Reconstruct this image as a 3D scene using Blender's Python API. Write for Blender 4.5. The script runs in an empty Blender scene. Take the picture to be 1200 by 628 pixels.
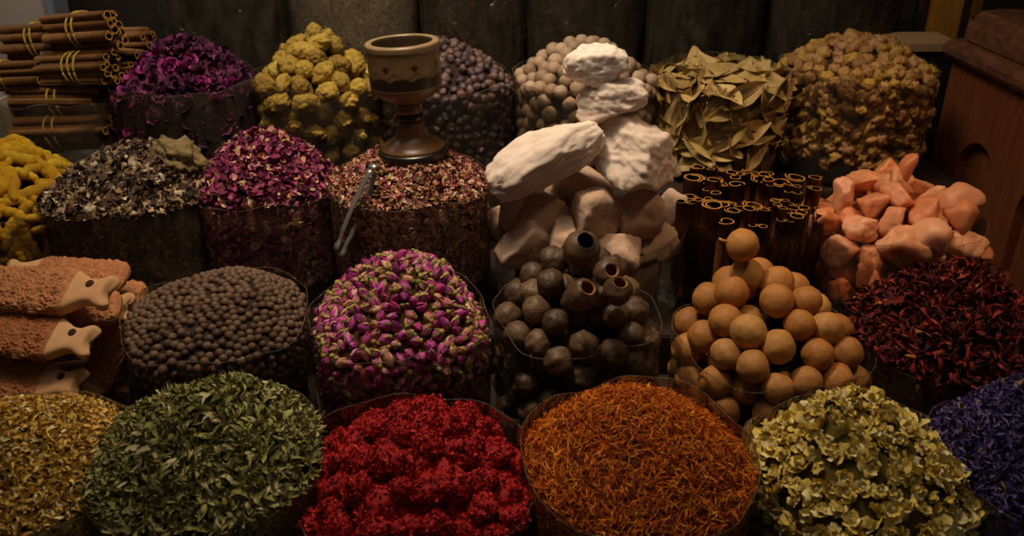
import bpy, bmesh, math, random
import numpy as np
from mathutils import Vector, Matrix, Quaternion, noise

PI = math.pi
rng = np.random.default_rng(11)
random.seed(11)
SC = bpy.context.scene
COL = SC.collection

# ------------------------------------------------------------------ camera
CAMP = np.array([0.0, 0.0, 1.6]); FPX = 1022.0; PITCH = math.radians(26)
FW = np.array([0, math.cos(PITCH), -math.sin(PITCH)]); UP = np.array([0, math.sin(PITCH), math.cos(PITCH)])
def ray(px, py): return FW + np.array([1.0, 0, 0])*(px-600)/FPX - UP*(py-314)/FPX
def at(px, py, Y):
    d = ray(px, py); return CAMP + d*(Y/d[1])
def zc(py, Y): return Y/ray(600, py)[1]
cd = bpy.data.cameras.new('camera'); cam = bpy.data.objects.new('camera', cd); COL.objects.link(cam)
cam.location = CAMP; cam.rotation_euler = (PI/2-PITCH, 0, 0)
cd.sensor_width = 36; cd.sensor_fit = 'HORIZONTAL'; cd.lens = FPX/1200*36
cd.clip_start = 0.02
cd.dof.use_dof = True; cd.dof.focus_distance = 1.75; cd.dof.aperture_fstop = 5.0
SC.camera = cam
SC.view_settings.view_transform = 'Standard'
SC.cycles.transparent_max_bounces = 24

# ------------------------------------------------------------------ colour / materials
def lin(h):
    h = h.lstrip('#'); c = [int(h[i:i+2], 16)/255 for i in (0, 2, 4)]
    return np.array([x/12.92 if x <= .04045 else ((x+.055)/1.055)**2.4 for x in c])
def rgba(h): return (*lin(h), 1)
def newmat(name):
    m = bpy.data.materials.new(name); m.use_nodes = True
    nt = m.node_tree; return m, nt, nt.nodes['Principled BSDF']
def N(nt, t, **kw):
    n = nt.nodes.new(t)
    for k, v in kw.items():
        if k in n.inputs: n.inputs[k].default_value = v
        else: setattr(n, k, v)
    return n
def noise_mul(nt, src, scale, lo, hi, detail=4):
    tc = N(nt, 'ShaderNodeTexCoord'); nz = N(nt, 'ShaderNodeTexNoise'); nz.inputs['Scale'].default_value = scale; nz.inputs['Detail'].default_value = detail
    nt.links.new(tc.outputs['Object'], nz.inputs['Vector'])
    mr = N(nt, 'ShaderNodeMapRange'); mr.inputs[1].default_value = .3; mr.inputs[2].default_value = .7
    mr.inputs[3].default_value = lo; mr.inputs[4].default_value = hi
    nt.links.new(nz.outputs[0], mr.inputs[0])
    mx = N(nt, 'ShaderNodeMix', data_type='RGBA', blend_type='MULTIPLY'); mx.inputs[0].default_value = 1
    nt.links.new(src, mx.inputs[6]); nt.links.new(mr.outputs[0], mx.inputs[7])
    return mx.outputs[2], nz
def add_bump(nt, b, h, strength, dist=.002):
    bp = N(nt, 'ShaderNodeBump'); bp.inputs['Strength'].default_value = strength; bp.inputs['Distance'].default_value = dist
    nt.links.new(h, bp.inputs['Height']); nt.links.new(bp.outputs[0], b.inputs['Normal'])
def m_attr(name, rough=.75, scale=120, lo=.7, hi=1.15, spec=.3, sss=0):
    m, nt, b = newmat(name)
    a = N(nt, 'ShaderNodeAttribute'); a.attribute_name = 'Col'
    c, nz = noise_mul(nt, a.outputs['Color'], scale, lo, hi)
    nt.links.new(c, b.inputs['Base Color']); b.inputs['Roughness'].default_value = rough
    b.inputs['Specular IOR Level'].default_value = spec
    return m
def m_rand(name, cols, rough=.7, scale=60, lo=.6, hi=1.15, bump=.4, bdist=.002, spec=.3, sss=0, bscale=None, sssr=.02):
    m, nt, b = newmat(name)
    oi = N(nt, 'ShaderNodeObjectInfo'); cr = N(nt, 'ShaderNodeValToRGB')
    el = cr.color_ramp.elements
    while len(el) < len(cols): el.new(.5)
    for i, c in enumerate(cols): el[i].position = i/max(1, len(cols)-1); el[i].color = rgba(c)
    nt.links.new(oi.outputs['Random'], cr.inputs[0])
    c, nz = noise_mul(nt, cr.outputs[0], scale, lo, hi)
    nt.links.new(c, b.inputs['Base Color']); b.inputs['Roughness'].default_value = rough
    b.inputs['Specular IOR Level'].default_value = spec
    if sss:
        b.inputs['Subsurface Weight'].default_value = sss; b.inputs['Subsurface Radius'].default_value = (1, .5, .3); b.inputs['Subsurface Scale'].default_value = sssr
    if bump:
        if bscale:
            nz = N(nt, 'ShaderNodeTexNoise'); nz.inputs['Scale'].default_value = bscale; nz.inputs['Detail'].default_value = 6
            tc = N(nt, 'ShaderNodeTexCoord'); nt.links.new(tc.outputs['Object'], nz.inputs['Vector'])
        add_bump(nt, b, nz.outputs[0], bump, bdist)
    return m
def m_plain(name, c, rough=.6, scale=20, lo=.7, hi=1.1, bump=0, metal=0, spec=.3, stretch=None):
    m, nt, b = newmat(name)
    rgb = N(nt, 'ShaderNodeRGB'); rgb.outputs[0].default_value = rgba(c)
    o, nz = noise_mul(nt, rgb.outputs[0], scale, lo, hi)
    if stretch:
        mp = N(nt, 'ShaderNodeMapping'); mp.inputs['Scale'].default_value = stretch
        tc = N(nt, 'ShaderNodeTexCoord'); nt.links.new(tc.outputs['Object'], mp.inputs[0]); nt.links.new(mp.outputs[0], nz.inputs['Vector'])
    nt.links.new(o, b.inputs['Base Color']); b.inputs['Roughness'].default_value = rough; b.inputs['Metallic'].default_value = metal
    b.inputs['Specular IOR Level'].default_value = spec
    if bump: add_bump(nt, b, nz.outputs[0], bump, .003)
    return m
def m_film(name, tint, haze, hazecol, gloss=.5):
    m, nt, b = newmat(name); nt.nodes.remove(b); out = nt.nodes['Material Output']
    tc = N(nt, 'ShaderNodeTexCoord'); mp = N(nt, 'ShaderNodeMapping'); mp.inputs['Scale'].default_value = (10, 10, 4)
    nz = N(nt, 'ShaderNodeTexNoise'); nz.inputs['Scale'].default_value = 1.4; nz.inputs['Detail'].default_value = 5; nz.inputs['Distortion'].default_value = 1.5
    nt.links.new(tc.outputs['Object'], mp.inputs[0]); nt.links.new(mp.outputs[0], nz.inputs['Vector'])
    bp = N(nt, 'ShaderNodeBump'); bp.inputs['Strength'].default_value = 1; bp.inputs['Distance'].default_value = .04
    nt.links.new(nz.outputs[0], bp.inputs['Height'])
    tr = N(nt, 'ShaderNodeBsdfTransparent'); tr.inputs[0].default_value = rgba(tint)
    gl = N(nt, 'ShaderNodeBsdfGlossy'); gl.inputs['Color'].default_value = (.9, .88, .85, 1); gl.inputs['Roughness'].default_value = .13
    nt.links.new(bp.outputs[0], gl.inputs['Normal'])
    df = N(nt, 'ShaderNodeBsdfDiffuse'); df.inputs[0].default_value = rgba(hazecol)
    mr = N(nt, 'ShaderNodeMapRange'); mr.inputs[1].default_value = .35; mr.inputs[2].default_value = .75; mr.inputs[3].default_value = haze*.4; mr.inputs[4].default_value = haze*1.6
    nt.links.new(nz.outputs[0], mr.inputs[0])
    m1 = N(nt, 'ShaderNodeMixShader'); nt.links.new(mr.outputs[0], m1.inputs[0]); nt.links.new(tr.outputs[0], m1.inputs[1]); nt.links.new(df.outputs[0], m1.inputs[2])
    fr = N(nt, 'ShaderNodeFresnel'); fr.inputs[0].default_value = 1.45; nt.links.new(bp.outputs[0], fr.inputs['Normal'])
    mu = N(nt, 'ShaderNodeMath', operation='MULTIPLY'); mu.inputs[1].default_value = gloss; nt.links.new(fr.outputs[0], mu.inputs[0])
    m2 = N(nt, 'ShaderNodeMixShader'); nt.links.new(mu.outputs[0], m2.inputs[0]); nt.links.new(m1.outputs[0], m2.inputs[1]); nt.links.new(gl.outputs[0], m2.inputs[2])
    nt.links.new(m2.outputs[0], out.inputs[0]); return m

# ------------------------------------------------------------------ mesh helpers
def mesh(name, V, F, mat=None, col=None, smooth=True, mi=None):
    """V (n,3); F list of index arrays (k,m)."""
    me = bpy.data.meshes.new(name)
    V = np.asarray(V, dtype=np.float32); F = [np.asarray(f, dtype=np.int32) for f in F if len(f)]
    me.vertices.add(len(V)); me.vertices.foreach_set('co', V.ravel())
    loops = np.concatenate([f.ravel() for f in F]); sizes = np.concatenate([np.full(len(f), f.shape[1], np.int32) for f in F])
    me.loops.add(len(loops)); me.loops.foreach_set('vertex_index', loops)
    me.polygons.add(len(sizes)); st = np.concatenate([[0], np.cumsum(sizes)[:-1]]).astype(np.int32)
    me.polygons.foreach_set('loop_start', st); me.polygons.foreach_set('loop_total', sizes)
    if smooth: me.polygons.foreach_set('use_smooth', np.ones(len(sizes), dtype=bool))
    if mi is not None: me.polygons.foreach_set('material_index', np.asarray(mi, dtype=np.int32))
    me.update(calc_edges=True)
    if col is not None:
        a = me.color_attributes.new('Col', 'FLOAT_COLOR', 'POINT')
        c = np.ones((len(V), 4), np.float32); c[:, :3] = col; a.data.foreach_set('color', c.ravel())
    for m in (mat if isinstance(mat, (list, tuple)) else [mat]):
        if m: me.materials.append(m)
    me.validate(); return me
def obj(name, me, loc=(0, 0, 0), parent=None, label=None, cat=None, group=None, kind=None):
    o = bpy.data.objects.new(name, me); COL.objects.link(o); o.location = loc
    if parent: o.parent = parent
    tag(o, label, cat, group, kind); return o
def tag(o, label=None, cat=None, group=None, kind=None):
    for k, v in (('label', label), ('category', cat), ('group', group), ('kind', kind)):
        if v: o[k] = v
    return o
def grid_faces(nu, nv, wrapv=False):
    q = []
    for i in range(nu-1):
        for j in range(nv if wrapv else nv-1):
            a = i*nv+j; b = i*nv+(j+1) % nv
            q.append((a, b, b+nv, a+nv))
    return np.array(q, np.int32)
def uvsphere(nu=12, nv=18):
    """closed lat-long sphere: V, F"""
    V = []
    for i in range(1, nu):
        th = PI*i/nu
        for j in range(nv):
            ph = 2*PI*j/nv; V.append((math.sin(th)*math.cos(ph), math.sin(th)*math.sin(ph), math.cos(th)))
    q = grid_faces(nu-1, nv, True)[:, ::-1]
    n = len(V); V += [(0, 0, 1), (0, 0, -1)]
    t = [(n, j, (j+1) % nv) for j in range(nv)] + [(n+1, (nu-2)*nv+(j+1) % nv, (nu-2)*nv+j) for j in range(nv)]
    return np.array(V), [q, np.array(t)]
def ico(sub):
    bm = bmesh.new(); bmesh.ops.create_icosphere(bm, subdivisions=sub, radius=1)
    V = np.array([v.co[:] for v in bm.verts]); F = np.array([[v.index for v in f.verts] for f in bm.faces]); bm.free()
    return V, F
def nz3(P, s, seed=0, oct=3):
    return np.array([noise.fractal(Vector((p[0]*s+seed*7.3, p[1]*s-seed*3.1, p[2]*s+seed*1.7)), 1.0, 2.0, oct) for p in P])
def lathe(prof, n=40, cap=True):
    """prof list of (r,z)"""
    V = [(r*math.cos(2*PI*j/n), r*math.sin(2*PI*j/n), z) for r, z in prof for j in range(n)]
    F = [grid_faces(len(prof), n, True)]
    if cap:
        k = len(V); V += [(0, 0, prof[0][1]), (0, 0, prof[-1][1])]; L = (len(prof)-1)*n
        F.append(np.array([(k, (j+1) % n, j) for j in range(n)] + [(k+1, L+j, L+(j+1) % n) for j in range(n)]))
    return np.array(V), F
def tube(P, rad, n=8, cap=True):
    P = np.asarray(P, float); k = len(P); rad = np.broadcast_to(np.asarray(rad, float), (k,))
    T = np.gradient(P, axis=0); T /= np.linalg.norm(T, axis=1)[:, None]+1e-9
    ref = np.array([0, 0, 1.0]) if abs(T[0, 2]) < .9 else np.array([1.0, 0, 0])
    V = []
    for i in range(k):
        a = np.cross(T[i], ref); a /= np.linalg.norm(a)+1e-9; b = np.cross(a, T[i]); ref = b if np.linalg.norm(b) > .1 else ref
        for j in range(n):
            t = 2*PI*j/n; V.append(P[i]+rad[i]*(a*math.cos(t)+b*math.sin(t)))
    F = [grid_faces(k, n, True)]
    if cap:
        m = len(V); V += [P[0], P[-1]]; L = (k-1)*n
        F.append(np.array([(m, (j+1) % n, j) for j in range(n)] + [(m+1, L+j, L+(j+1) % n) for j in range(n)]))
    return np.array(V), F
def join(parts):
    Vs, quads, tris, o = [], [], [], 0
    for V, F in parts:
        Vs.append(V)
        for f in (F if isinstance(F, list) else [F]):
            f = np.asarray(f)
            if len(f) == 0: continue
            (quads if f.shape[1] == 4 else tris).append(f+o)
        o += len(V)
    out = []
    if quads: out.append(np.concatenate(quads))
    if tris: out.append(np.concatenate(tris))
    return np.concatenate(Vs), out
def box(x0, x1, y0, y1, z0, z1, bev=0):
    bm = bmesh.new(); bmesh.ops.create_cube(bm, size=1)
    for v in bm.verts: v.co = ((x0+x1)/2+v.co.x*(x1-x0), (y0+y1)/2+v.co.y*(y1-y0), (z0+z1)/2+v.co.z*(z1-z0))
    if bev: bmesh.ops.bevel(bm, geom=bm.edges[:], offset=bev, segments=2, affect='EDGES')
    return bm
def bm_obj(name, bm, mat, parent=None, smooth=False, **kw):
    me = bpy.data.meshes.new(name); bmesh.ops.recalc_face_normals(bm, faces=bm.faces[:]); bm.to_mesh(me); bm.free(); me.materials.append(mat)
    if smooth: me.polygons.foreach_set('use_smooth', [True]*len(me.polygons))
    return obj(name, me, parent=parent, **kw)
def unit(a): return a/(np.linalg.norm(a, axis=-1, keepdims=True)+1e-12)

# ------------------------------------------------------------------ heaps and bags
TIER = {0: .45, 1: .50, 2: .60, 3: .76}
class Heap:
    def __init__(s, cx, rim, w, Y, h, tier, off=(0, 0), p=1.7, sq=2.5, rot=0.3, rough=.05):
        s.c = at(cx, rim, Y); s.R = w/2/FPX*zc(rim, Y); s.h = h; s.off = np.array(off, float)*s.R; s.p = p; s.sq = sq; s.rot = rot
        s.depth = s.c[2]-TIER[tier]-.004; s.rough = rough; s.seed = rng.uniform(0, 50); s.ph = rng.uniform(0, 6, 4)
    def rad(s, th):
        a = th-s.rot; e = s.sq
        r = (np.abs(np.cos(a))**e+np.abs(np.sin(a))**e)**(-1/e)
        r = r/(.5+.5*2**(.5-1/e))*(1+.018*np.sin(3*th+s.ph[0])+.012*np.sin(5*th+s.ph[1]))
        return s.R*r
    def dome(s, t, th, inset=0):
        r = (s.rad(th)-inset)*t
        x = r*np.cos(th)+s.off[0]*(1-t); y = r*np.sin(th)+s.off[1]*(1-t)
        wob = s.rough*s.R*(np.sin(x/s.R*5+s.ph[2])*np.cos(y/s.R*4+s.ph[3]))*(1-t*t)
        z = s.h*(1-t**s.p)+wob
        return np.stack([x, y, z], -1)
    def dome_n(s, t, th):
        e = 1e-3; t = np.clip(t, .01, .99)
        a = s.dome(t+e, th)-s.dome(t-e, th); b = s.dome(t, th+e)-s.dome(t, th-e)
        n = unit(np.cross(a, b)); return n
    def sample(s, n, depth=.2, inset=0, back=True):
        """random points on dome + camera-facing wall, local coords"""
        A1 = PI*s.R**2*math.sqrt(1+(1.1*s.h/s.R)**2); A2 = PI*1.25*s.R*depth
        n1 = int(n*A1/(A1+A2)); n2 = n-n1
        t = np.sqrt(rng.random(n1)); th = rng.random(n1)*2*PI
        P = s.dome(t, th, inset); Nn = s.dome_n(t, th); P = P-Nn*inset*.6
        c0 = math.atan2(-s.c[1], -s.c[0])
        th2 = c0+(rng.random(n2)-.5)*PI*1.25; z = -rng.random(n2)*depth
        r = s.rad(th2)-inset
        P2 = np.stack([r*np.cos(th2), r*np.sin(th2), z], -1); N2 = np.stack([np.cos(th2), np.sin(th2), 0*z], -1)
        return np.concatenate([P, P2]), np.concatenate([Nn, N2])
    def poisson(s, sp, depth=.2, inset=0, cand=9000, cap=900, first=None, slack=.10):
        """tight packing over the surface: each piece is set against its neighbours"""
        P, Nn = s.sample(cand, depth, inset); n = len(P); keep = []
        mind = np.full(n, 9.0); need = sp*(1+slack*(rng.random(n)-.5))
        if first is not None:
            for q in first: mind = np.minimum(mind, np.linalg.norm(P-q, axis=1))
        i = int(np.argmin(np.sum((P-[s.off[0], s.off[1], s.h])**2, 1)))
        while len(keep) < cap:
            keep.append(i); mind = np.minimum(mind, np.linalg.norm(P-P[i], axis=1))
            ok = mind >= need
            if not ok.any(): break
            i = int(np.argmin(np.where(ok, mind+rng.random(n)*sp*.12, 9)))
        return P[keep], Nn[keep]
    def core(s, inset=.006, sink=.006, nt=14, nth=64):
        th = np.linspace(0, 2*PI, nth, endpoint=False); V = []
        for t in np.linspace(.02, 1, nt): V.append(s.dome(np.full(nth, t), th, inset)-[0, 0, sink])
        for z in np.linspace(-.02, -s.depth+.003, 6):
            r = s.rad(th)*(1-.03*z/-s.depth)-inset; V.append(np.stack([r*np.cos(th), r*np.sin(th), np.full(nth, z)], -1))
        k = len(V); V = np.concatenate(V); F = grid_faces(k, nth, True)
        V = np.concatenate([V, [[s.off[0], s.off[1], s.h-sink], [0, 0, -s.depth+.003]]]); m = len(V)-2; L = (k-1)*nth
        tri = np.array([(m, j, (j+1) % nth) for j in range(nth)]+[(m+1, L+(j+1) % nth, L+j) for j in range(nth)])
        F = F[:, ::-1]
        return V, [F, tri]

FILM = {}
def bag(H, label, lipf=.008, lipb=.03, film='clear', over=.004, wr=.0035, group=None, rimv=True):
    nth, nzv = 120, 26; th = np.linspace(0, 2*PI, nth, endpoint=False)
    c0 = math.atan2(H.c[1], H.c[0])   # away from the camera
    back = .5+.5*np.cos(th-c0); sd = rng.uniform(0, 99)
    lip = lipf+(lipb-lipf)*back+.005*np.sin(4*th+sd)+.004*np.sin(9*th+sd*2)
    V = []
    for i in range(nzv):
        f = i/(nzv-1); z = -H.depth+.001+(H.depth+lip)*f
        w = np.array([noise.noise(Vector((math.cos(a)*3+sd, math.sin(a)*3, f*5+2*math.sin(3*a+sd)))) + .6*noise.noise(Vector((math.cos(a)*9, math.sin(a)*9+sd, f*2))) for a in th])
        r = H.rad(th)*(1-.03*(1-f))+over+wr*(w+.35)*min(1, 3*(1-f)+.5)
        V.append(np.stack([r*np.cos(th), r*np.sin(th), z+0*th], -1))
    rimpts = V[-1]; V = np.concatenate(V); F = [grid_faces(nzv, nth, True)]
    V = np.concatenate([V, [[0, 0, -H.depth+.001]]]); m = len(V)-1
    F.append(np.array([(m, (j+1) % nth, j) for j in range(nth)]))
    o = obj('spice_bag', mesh('spice_bag', V, F, FILM[film]), H.c, label=label, cat='bag', group=group)
    if rimv:
        P = np.concatenate([rimpts, rimpts[:2]]); tv, tf = tube(P, .0009, 5, False)
        obj('bag_rim', mesh('bag_rim', tv, tf, FILM['rim']), (0, 0, 0), parent=o)
    return o

def basis(Nn, tilt, mode='tangent', updir=None):
    n = len(Nn); r = rng.normal(size=(n, 3))
    if mode == 'random':
        x = unit(r); z = unit(rng.normal(size=(n, 3))); y = unit(np.cross(z, x)); z = np.cross(x, y)
    elif mode == 'tangent':
        t = unit(r-np.sum(r*Nn, 1)[:, None]*Nn); x = unit(t+tilt*rng.uniform(-1, 1, (n, 1))*Nn)
        z = unit(Nn+rng.normal(size=(n, 3))*tilt*.7); y = unit(np.cross(z, x)); z = np.cross(x, y)
    else:  # 'out': local z points outwards with jitter
        z = unit(Nn+rng.normal(size=(n, 3))*tilt); t = r-np.sum(r*z, 1)[:, None]*z; x = unit(t); y = np.cross(z, x)
    return np.stack([x, y, z], -1)   # columns
def scatter(tm, P, Nn, lo, hi, tilt, pal, wts=None, jit=(.7, 1.2), mode='tangent', lift=(0, .004), grad=None):
    n = len(P); B = basis(Nn, tilt, mode); S = rng.uniform(lo, hi, n); P = P+Nn*rng.uniform(*lift, (n, 1))
    pal = np.array([lin(c) for c in pal]); ci = rng.choice(len(pal), n, p=None if wts is None else np.array(wts)/sum(wts))
    C = pal[ci]*rng.uniform(*jit, (n, 1)); which = rng.integers(0, len(tm), n); Vs, Fs, Cs, o = [], [], [], 0
    for k, (tv, tf) in enumerate(tm):
        I = np.where(which == k)[0]
        if not len(I): continue
        W = np.einsum('nij,vj->nvi', B[I], tv)*S[I][:, None, None]+P[I][:, None, :]
        m = len(tv); Vs.append(W.reshape(-1, 3)); Cs.append(np.repeat(C[I], m, 0))
        Fs.append((tf[None]+(np.arange(len(I))*m)[:, None, None]+o).reshape(-1, tf.shape[1])); o += len(I)*m
    return np.concatenate(Vs), Fs, np.concatenate(Cs)
def heap_stuff(H, name, label, cat, tm, n, lo, hi, tilt, pal, mat, corecol, wts=None, depth=.2, inset=.004, lift=(0, .005), jit=(.7, 1.2), rimshade=1):
    P, Nn = H.sample(n, depth, inset)
    V, F, C = scatter(tm, P, Nn, lo, hi, tilt, pal, wts, jit, lift=lift)
    r = np.hypot(V[:, 0], V[:, 1]); th = np.arctan2(V[:, 1], V[:, 0]); R = H.rad(th); k = np.where((r > R*.99) & (V[:, 2] < .0), R*.99/np.maximum(r, 1e-6), 1); V[:, :2] *= k[:, None]
    cv, cf = H.core(); F = F+[f+len(V) for f in cf]; C = np.concatenate([C, np.tile(lin(corecol), (len(cv), 1))]); V = np.concatenate([V, cv])
    return obj(name, mesh(name, V, F, mat, C), H.c, label=label, cat=cat, kind='stuff')
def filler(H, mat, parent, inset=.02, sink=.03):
    V, F = H.core(inset, sink); return obj('heap_core', mesh('heap_core', V, F, mat), (0, 0, 0), parent=parent)  # dark stand-in core under the pieces, filling the gaps between them

CAMV = Vector(CAMP)
def pieces(H, name, label, cat, group, meshes, P, Nn, lo, hi, mode='random', tilt=.3, limit=300, aniso=None, fill=None):
    W = P+H.c; tc = unit(CAMP-W); face = np.sum(tc*Nn, 1); ok = np.where(face > -.35)[0]
    d = np.linalg.norm(CAMP-W, axis=1)+np.where(face > .05, 0, 5)
    ok = ok[np.argsort(d[ok])]; B = basis(Nn, tilt, mode); S = rng.uniform(lo, hi, len(P)); out = []
    for i in ok[:limit]:
        o = bpy.data.objects.new(name, meshes[rng.integers(len(meshes))]); COL.objects.link(o)
        q = Matrix(B[i].tolist()).to_quaternion(); o.rotation_mode = 'QUATERNION'; o.rotation_quaternion = q
        o.location = W[i]; o.scale = (S[i],)*3; tag(o, label, cat, group); out.append(o)
    rest = ok[limit:]
    if len(rest) and fill:
        parts, cols = [], []
        for i in rest:
            me = meshes[rng.integers(len(meshes))]; V = np.zeros(len(me.vertices)*3); me.vertices.foreach_get('co', V); V = V.reshape(-1, 3)
            parts.append((V@B[i].T*S[i]+P[i], [np.array([list(p.vertices) for p in me.polygons if len(p.vertices) == k]) for k in (3, 4)]))
            src = me.color_attributes.get('Col')
            if src:
                c = np.zeros(len(me.vertices)*4); src.data.foreach_get('color', c); cols.append(c.reshape(-1, 4))
        V, F = join(parts); me = mesh(fill[0], V, F, list(meshes[0].materials))
        if cols:
            a = me.color_attributes.new('Col', 'FLOAT_COLOR', 'POINT'); a.data.foreach_set('color', np.concatenate(cols).astype(np.float32).ravel())
        obj(fill[0], me, H.c, label=fill[1], cat=cat, kind='stuff')
    return out

# ------------------------------------------------------------------ templates
def leaf_t(nu, prof, width, fold=.3, curl=1.0, twist=.5, crump=.0, seed=0):
    """strip leaf along x, length 1; nv=3"""
    V = []; ang = 0; x = y = 0; sd = rng.uniform(0, 50)
    cv = curl*rng.uniform(.3, 1)*rng.choice([-1, 1]); tw = twist*rng.uniform(-1, 1); f = fold*rng.uniform(.4, 1.3)
    px, pz = 0.0, 0.0
    for i in range(nu):
        u = i/(nu-1); a = cv*(u-.5)*2; w = width*prof(u)
        if i: px += math.cos(a)/(nu-1); pz += math.sin(a)/(nu-1)
        for v in (-1, 0, 1):
            t = tw*u*2; yy = v*w*math.cos(f*abs(v)); zz = abs(v)*w*math.sin(f)
            Y = yy*math.cos(t)-zz*math.sin(t); Z = yy*math.sin(t)+zz*math.cos(t)
            q = crump*noise.noise(Vector((u*4+sd, v*1.5, sd)))
            V.append((px-.5+q*.3, Y, pz+Z+q))
    V = np.array(V); V[:, 2] -= V[:, 2].mean()
    return V, grid_faces(nu, 3)
p_leaf = lambda u: math.sin(PI*min(max(u, .02), .985))**.8
p_petal = lambda u: .25+.75*math.sin(PI*min(1, u*.8+.1))
p_strip = lambda u: .6+.4*math.sin(PI*u)
T_green = [leaf_t(6, p_leaf, .12, .8, 1.7, 1.3, .09) for _ in range(10)]
T_gold = [leaf_t(6, p_petal, .15, .8, 2.2, 1.2, .10) for _ in range(10)]
T_thread = [leaf_t(4, p_strip, .035, .6, .9, 1.5, .03) for _ in range(8)]
T_lav = [leaf_t(5, p_petal, .15, .8, 1.9, 1.2, .15) for _ in range(10)]
T_hib = [leaf_t(9, p_petal, .10, 1.0, 2.6, 2.6, .16) for _ in range(12)]
T_bits = [leaf_t(4, p_petal, .3, .6, 1.2, .8, .3) for _ in range(8)]
T_rose = [leaf_t(5, p_petal, .38, .6, 1.3, .5, .15) for _ in range(10)]
def crumple_t():
    sd = rng.uniform(0, 90); V = []
    for i in range(5):
        for j in range(5):
            p = Vector((i/4-.5, j/4-.5, 0)); q = noise.noise_vector(p*2.6+Vector((sd, sd, 0)))
            V.append((p.x+q.x*.3, p.y+q.y*.3, q.z*.75))
    return np.array(V), grid_faces(5, 5)
T_crumple = [crumple_t() for _ in range(10)]

def lump(name, mat, sub=3, dims=(1, 1, 1), amp=.12, sc=1.3, seed=0, oct=3, amp2=0, sc2=5):
    V, F = ico(sub); k = 1+amp*nz3(V, sc, seed, oct)
    if amp2: k += amp2*nz3(V, sc2, seed+5, 2)
    return mesh(name, V*k[:, None]*np.array(dims), [F], mat)
def rock_v(seed, dims, sub=4, cuts=11, amp=.08, sc=2.5, amp2=.02, sc2=7, lo=.62, hi=.98):
    r = np.random.default_rng(seed); V, F = ico(sub); V = unit(V)
    Nn = np.concatenate([unit(r.normal(size=(cuts, 3))), np.eye(3), -np.eye(3)]); off = np.concatenate([r.uniform(lo, hi, cuts), np.full(6, .95)])
    dd = V@Nn.T; q = np.where(dd > .05, off/np.maximum(dd, .05), 9); k = -np.log(np.sum(np.exp(-q*26), 1))/26
    V = V*np.minimum(k, 1.15)[:, None]; V = V*(1+amp*nz3(V, sc, seed, 4)+amp2*nz3(V, sc2, seed+3, 3))[:, None]
    return V*np.array(dims), F
def lime(name, mat, ribs=0, rib=.04, squash=.92, nip=.12, amp=.08, seed=0, dent=0, nu=18, nv=30):
    V, F = uvsphere(nu, nv); r = np.ones(len(V)); ph = np.arctan2(V[:, 1], V[:, 0]); ct = V[:, 2]; st = np.sqrt(1-np.clip(ct, -1, 1)**2)
    if ribs: r += rib*np.cos(ribs*ph+1.5*ct)*st
    r += nip*np.exp(-((1-ct)/.05))-.09*np.exp(-((1+ct)/.06))-dent*np.exp(-((1-ct)/.12))
    r += amp*nz3(V, 1.6, seed, 3)
    W = V*r[:, None]; W[:, 2] *= squash
    return mesh(name, W, F, mat)

def rosebud(mat, pcs, ccs, seed):
    """petal teardrop wrapped by four overlapping petals over a green calyx with sepals; axis z"""
    r = np.random.default_rng(seed); parts = []; C = []
    V, F = uvsphere(8, 10); k = .34*(1-.55*np.clip(V[:, 2], 0, 1)); W = V*np.stack([k, k, np.full(len(V), .55)], 1); parts.append((W+[0, 0, .12], F)); C.append(np.tile(lin(pcs[0])*.8, (len(V), 1)))
    for j in range(5):
        a0 = j*2*PI/5+r.uniform(-.3, .3); G = []; op = r.uniform(.02, .2); hh = r.uniform(.75, 1.05)
        for i in range(5):
            u = i/4; z = -.3+hh*u; rr = .27+.16*math.sin(PI*min(1, u*.9+.08))-.16*u+op*u*u
            wd = .85*math.sin(PI*(.18+.72*u))**.7
            for v in (-1, -.33, .33, 1): G.append((rr*math.cos(a0+v*wd), rr*math.sin(a0+v*wd), z-.1*v*v*u))
        parts.append((np.array(G), [grid_faces(5, 4)])); c = lin(pcs[r.integers(len(pcs))]); g = np.repeat(np.linspace(1.25, .85, 5), 4)[:, None]; C.append(c[None]*g)
    V, F = uvsphere(6, 10); parts.append((V*[.22, .22, .22]+[0, 0, -.42], F)); C.append(np.tile(lin(ccs[0]), (len(V), 1)))
    for j in range(5):
        a0 = j*2*PI/5+.4; G = []
        for i in range(4):
            u = i/3; z = -.4+.6*u; rr = .24+.22*math.sin(PI*u*.7)+.06*u; wd = .35*(1-u)+.03
            for v in (-1, 0, 1): G.append((rr*math.cos(a0+v*wd), rr*math.sin(a0+v*wd), z))
        parts.append((np.array(G), [grid_faces(4, 3)])); C.append(np.tile(lin(ccs[j % len(ccs)]), (12, 1)))
    V, F = join(parts); return mesh('rosebud', V, F, mat, np.concatenate(C))
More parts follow.
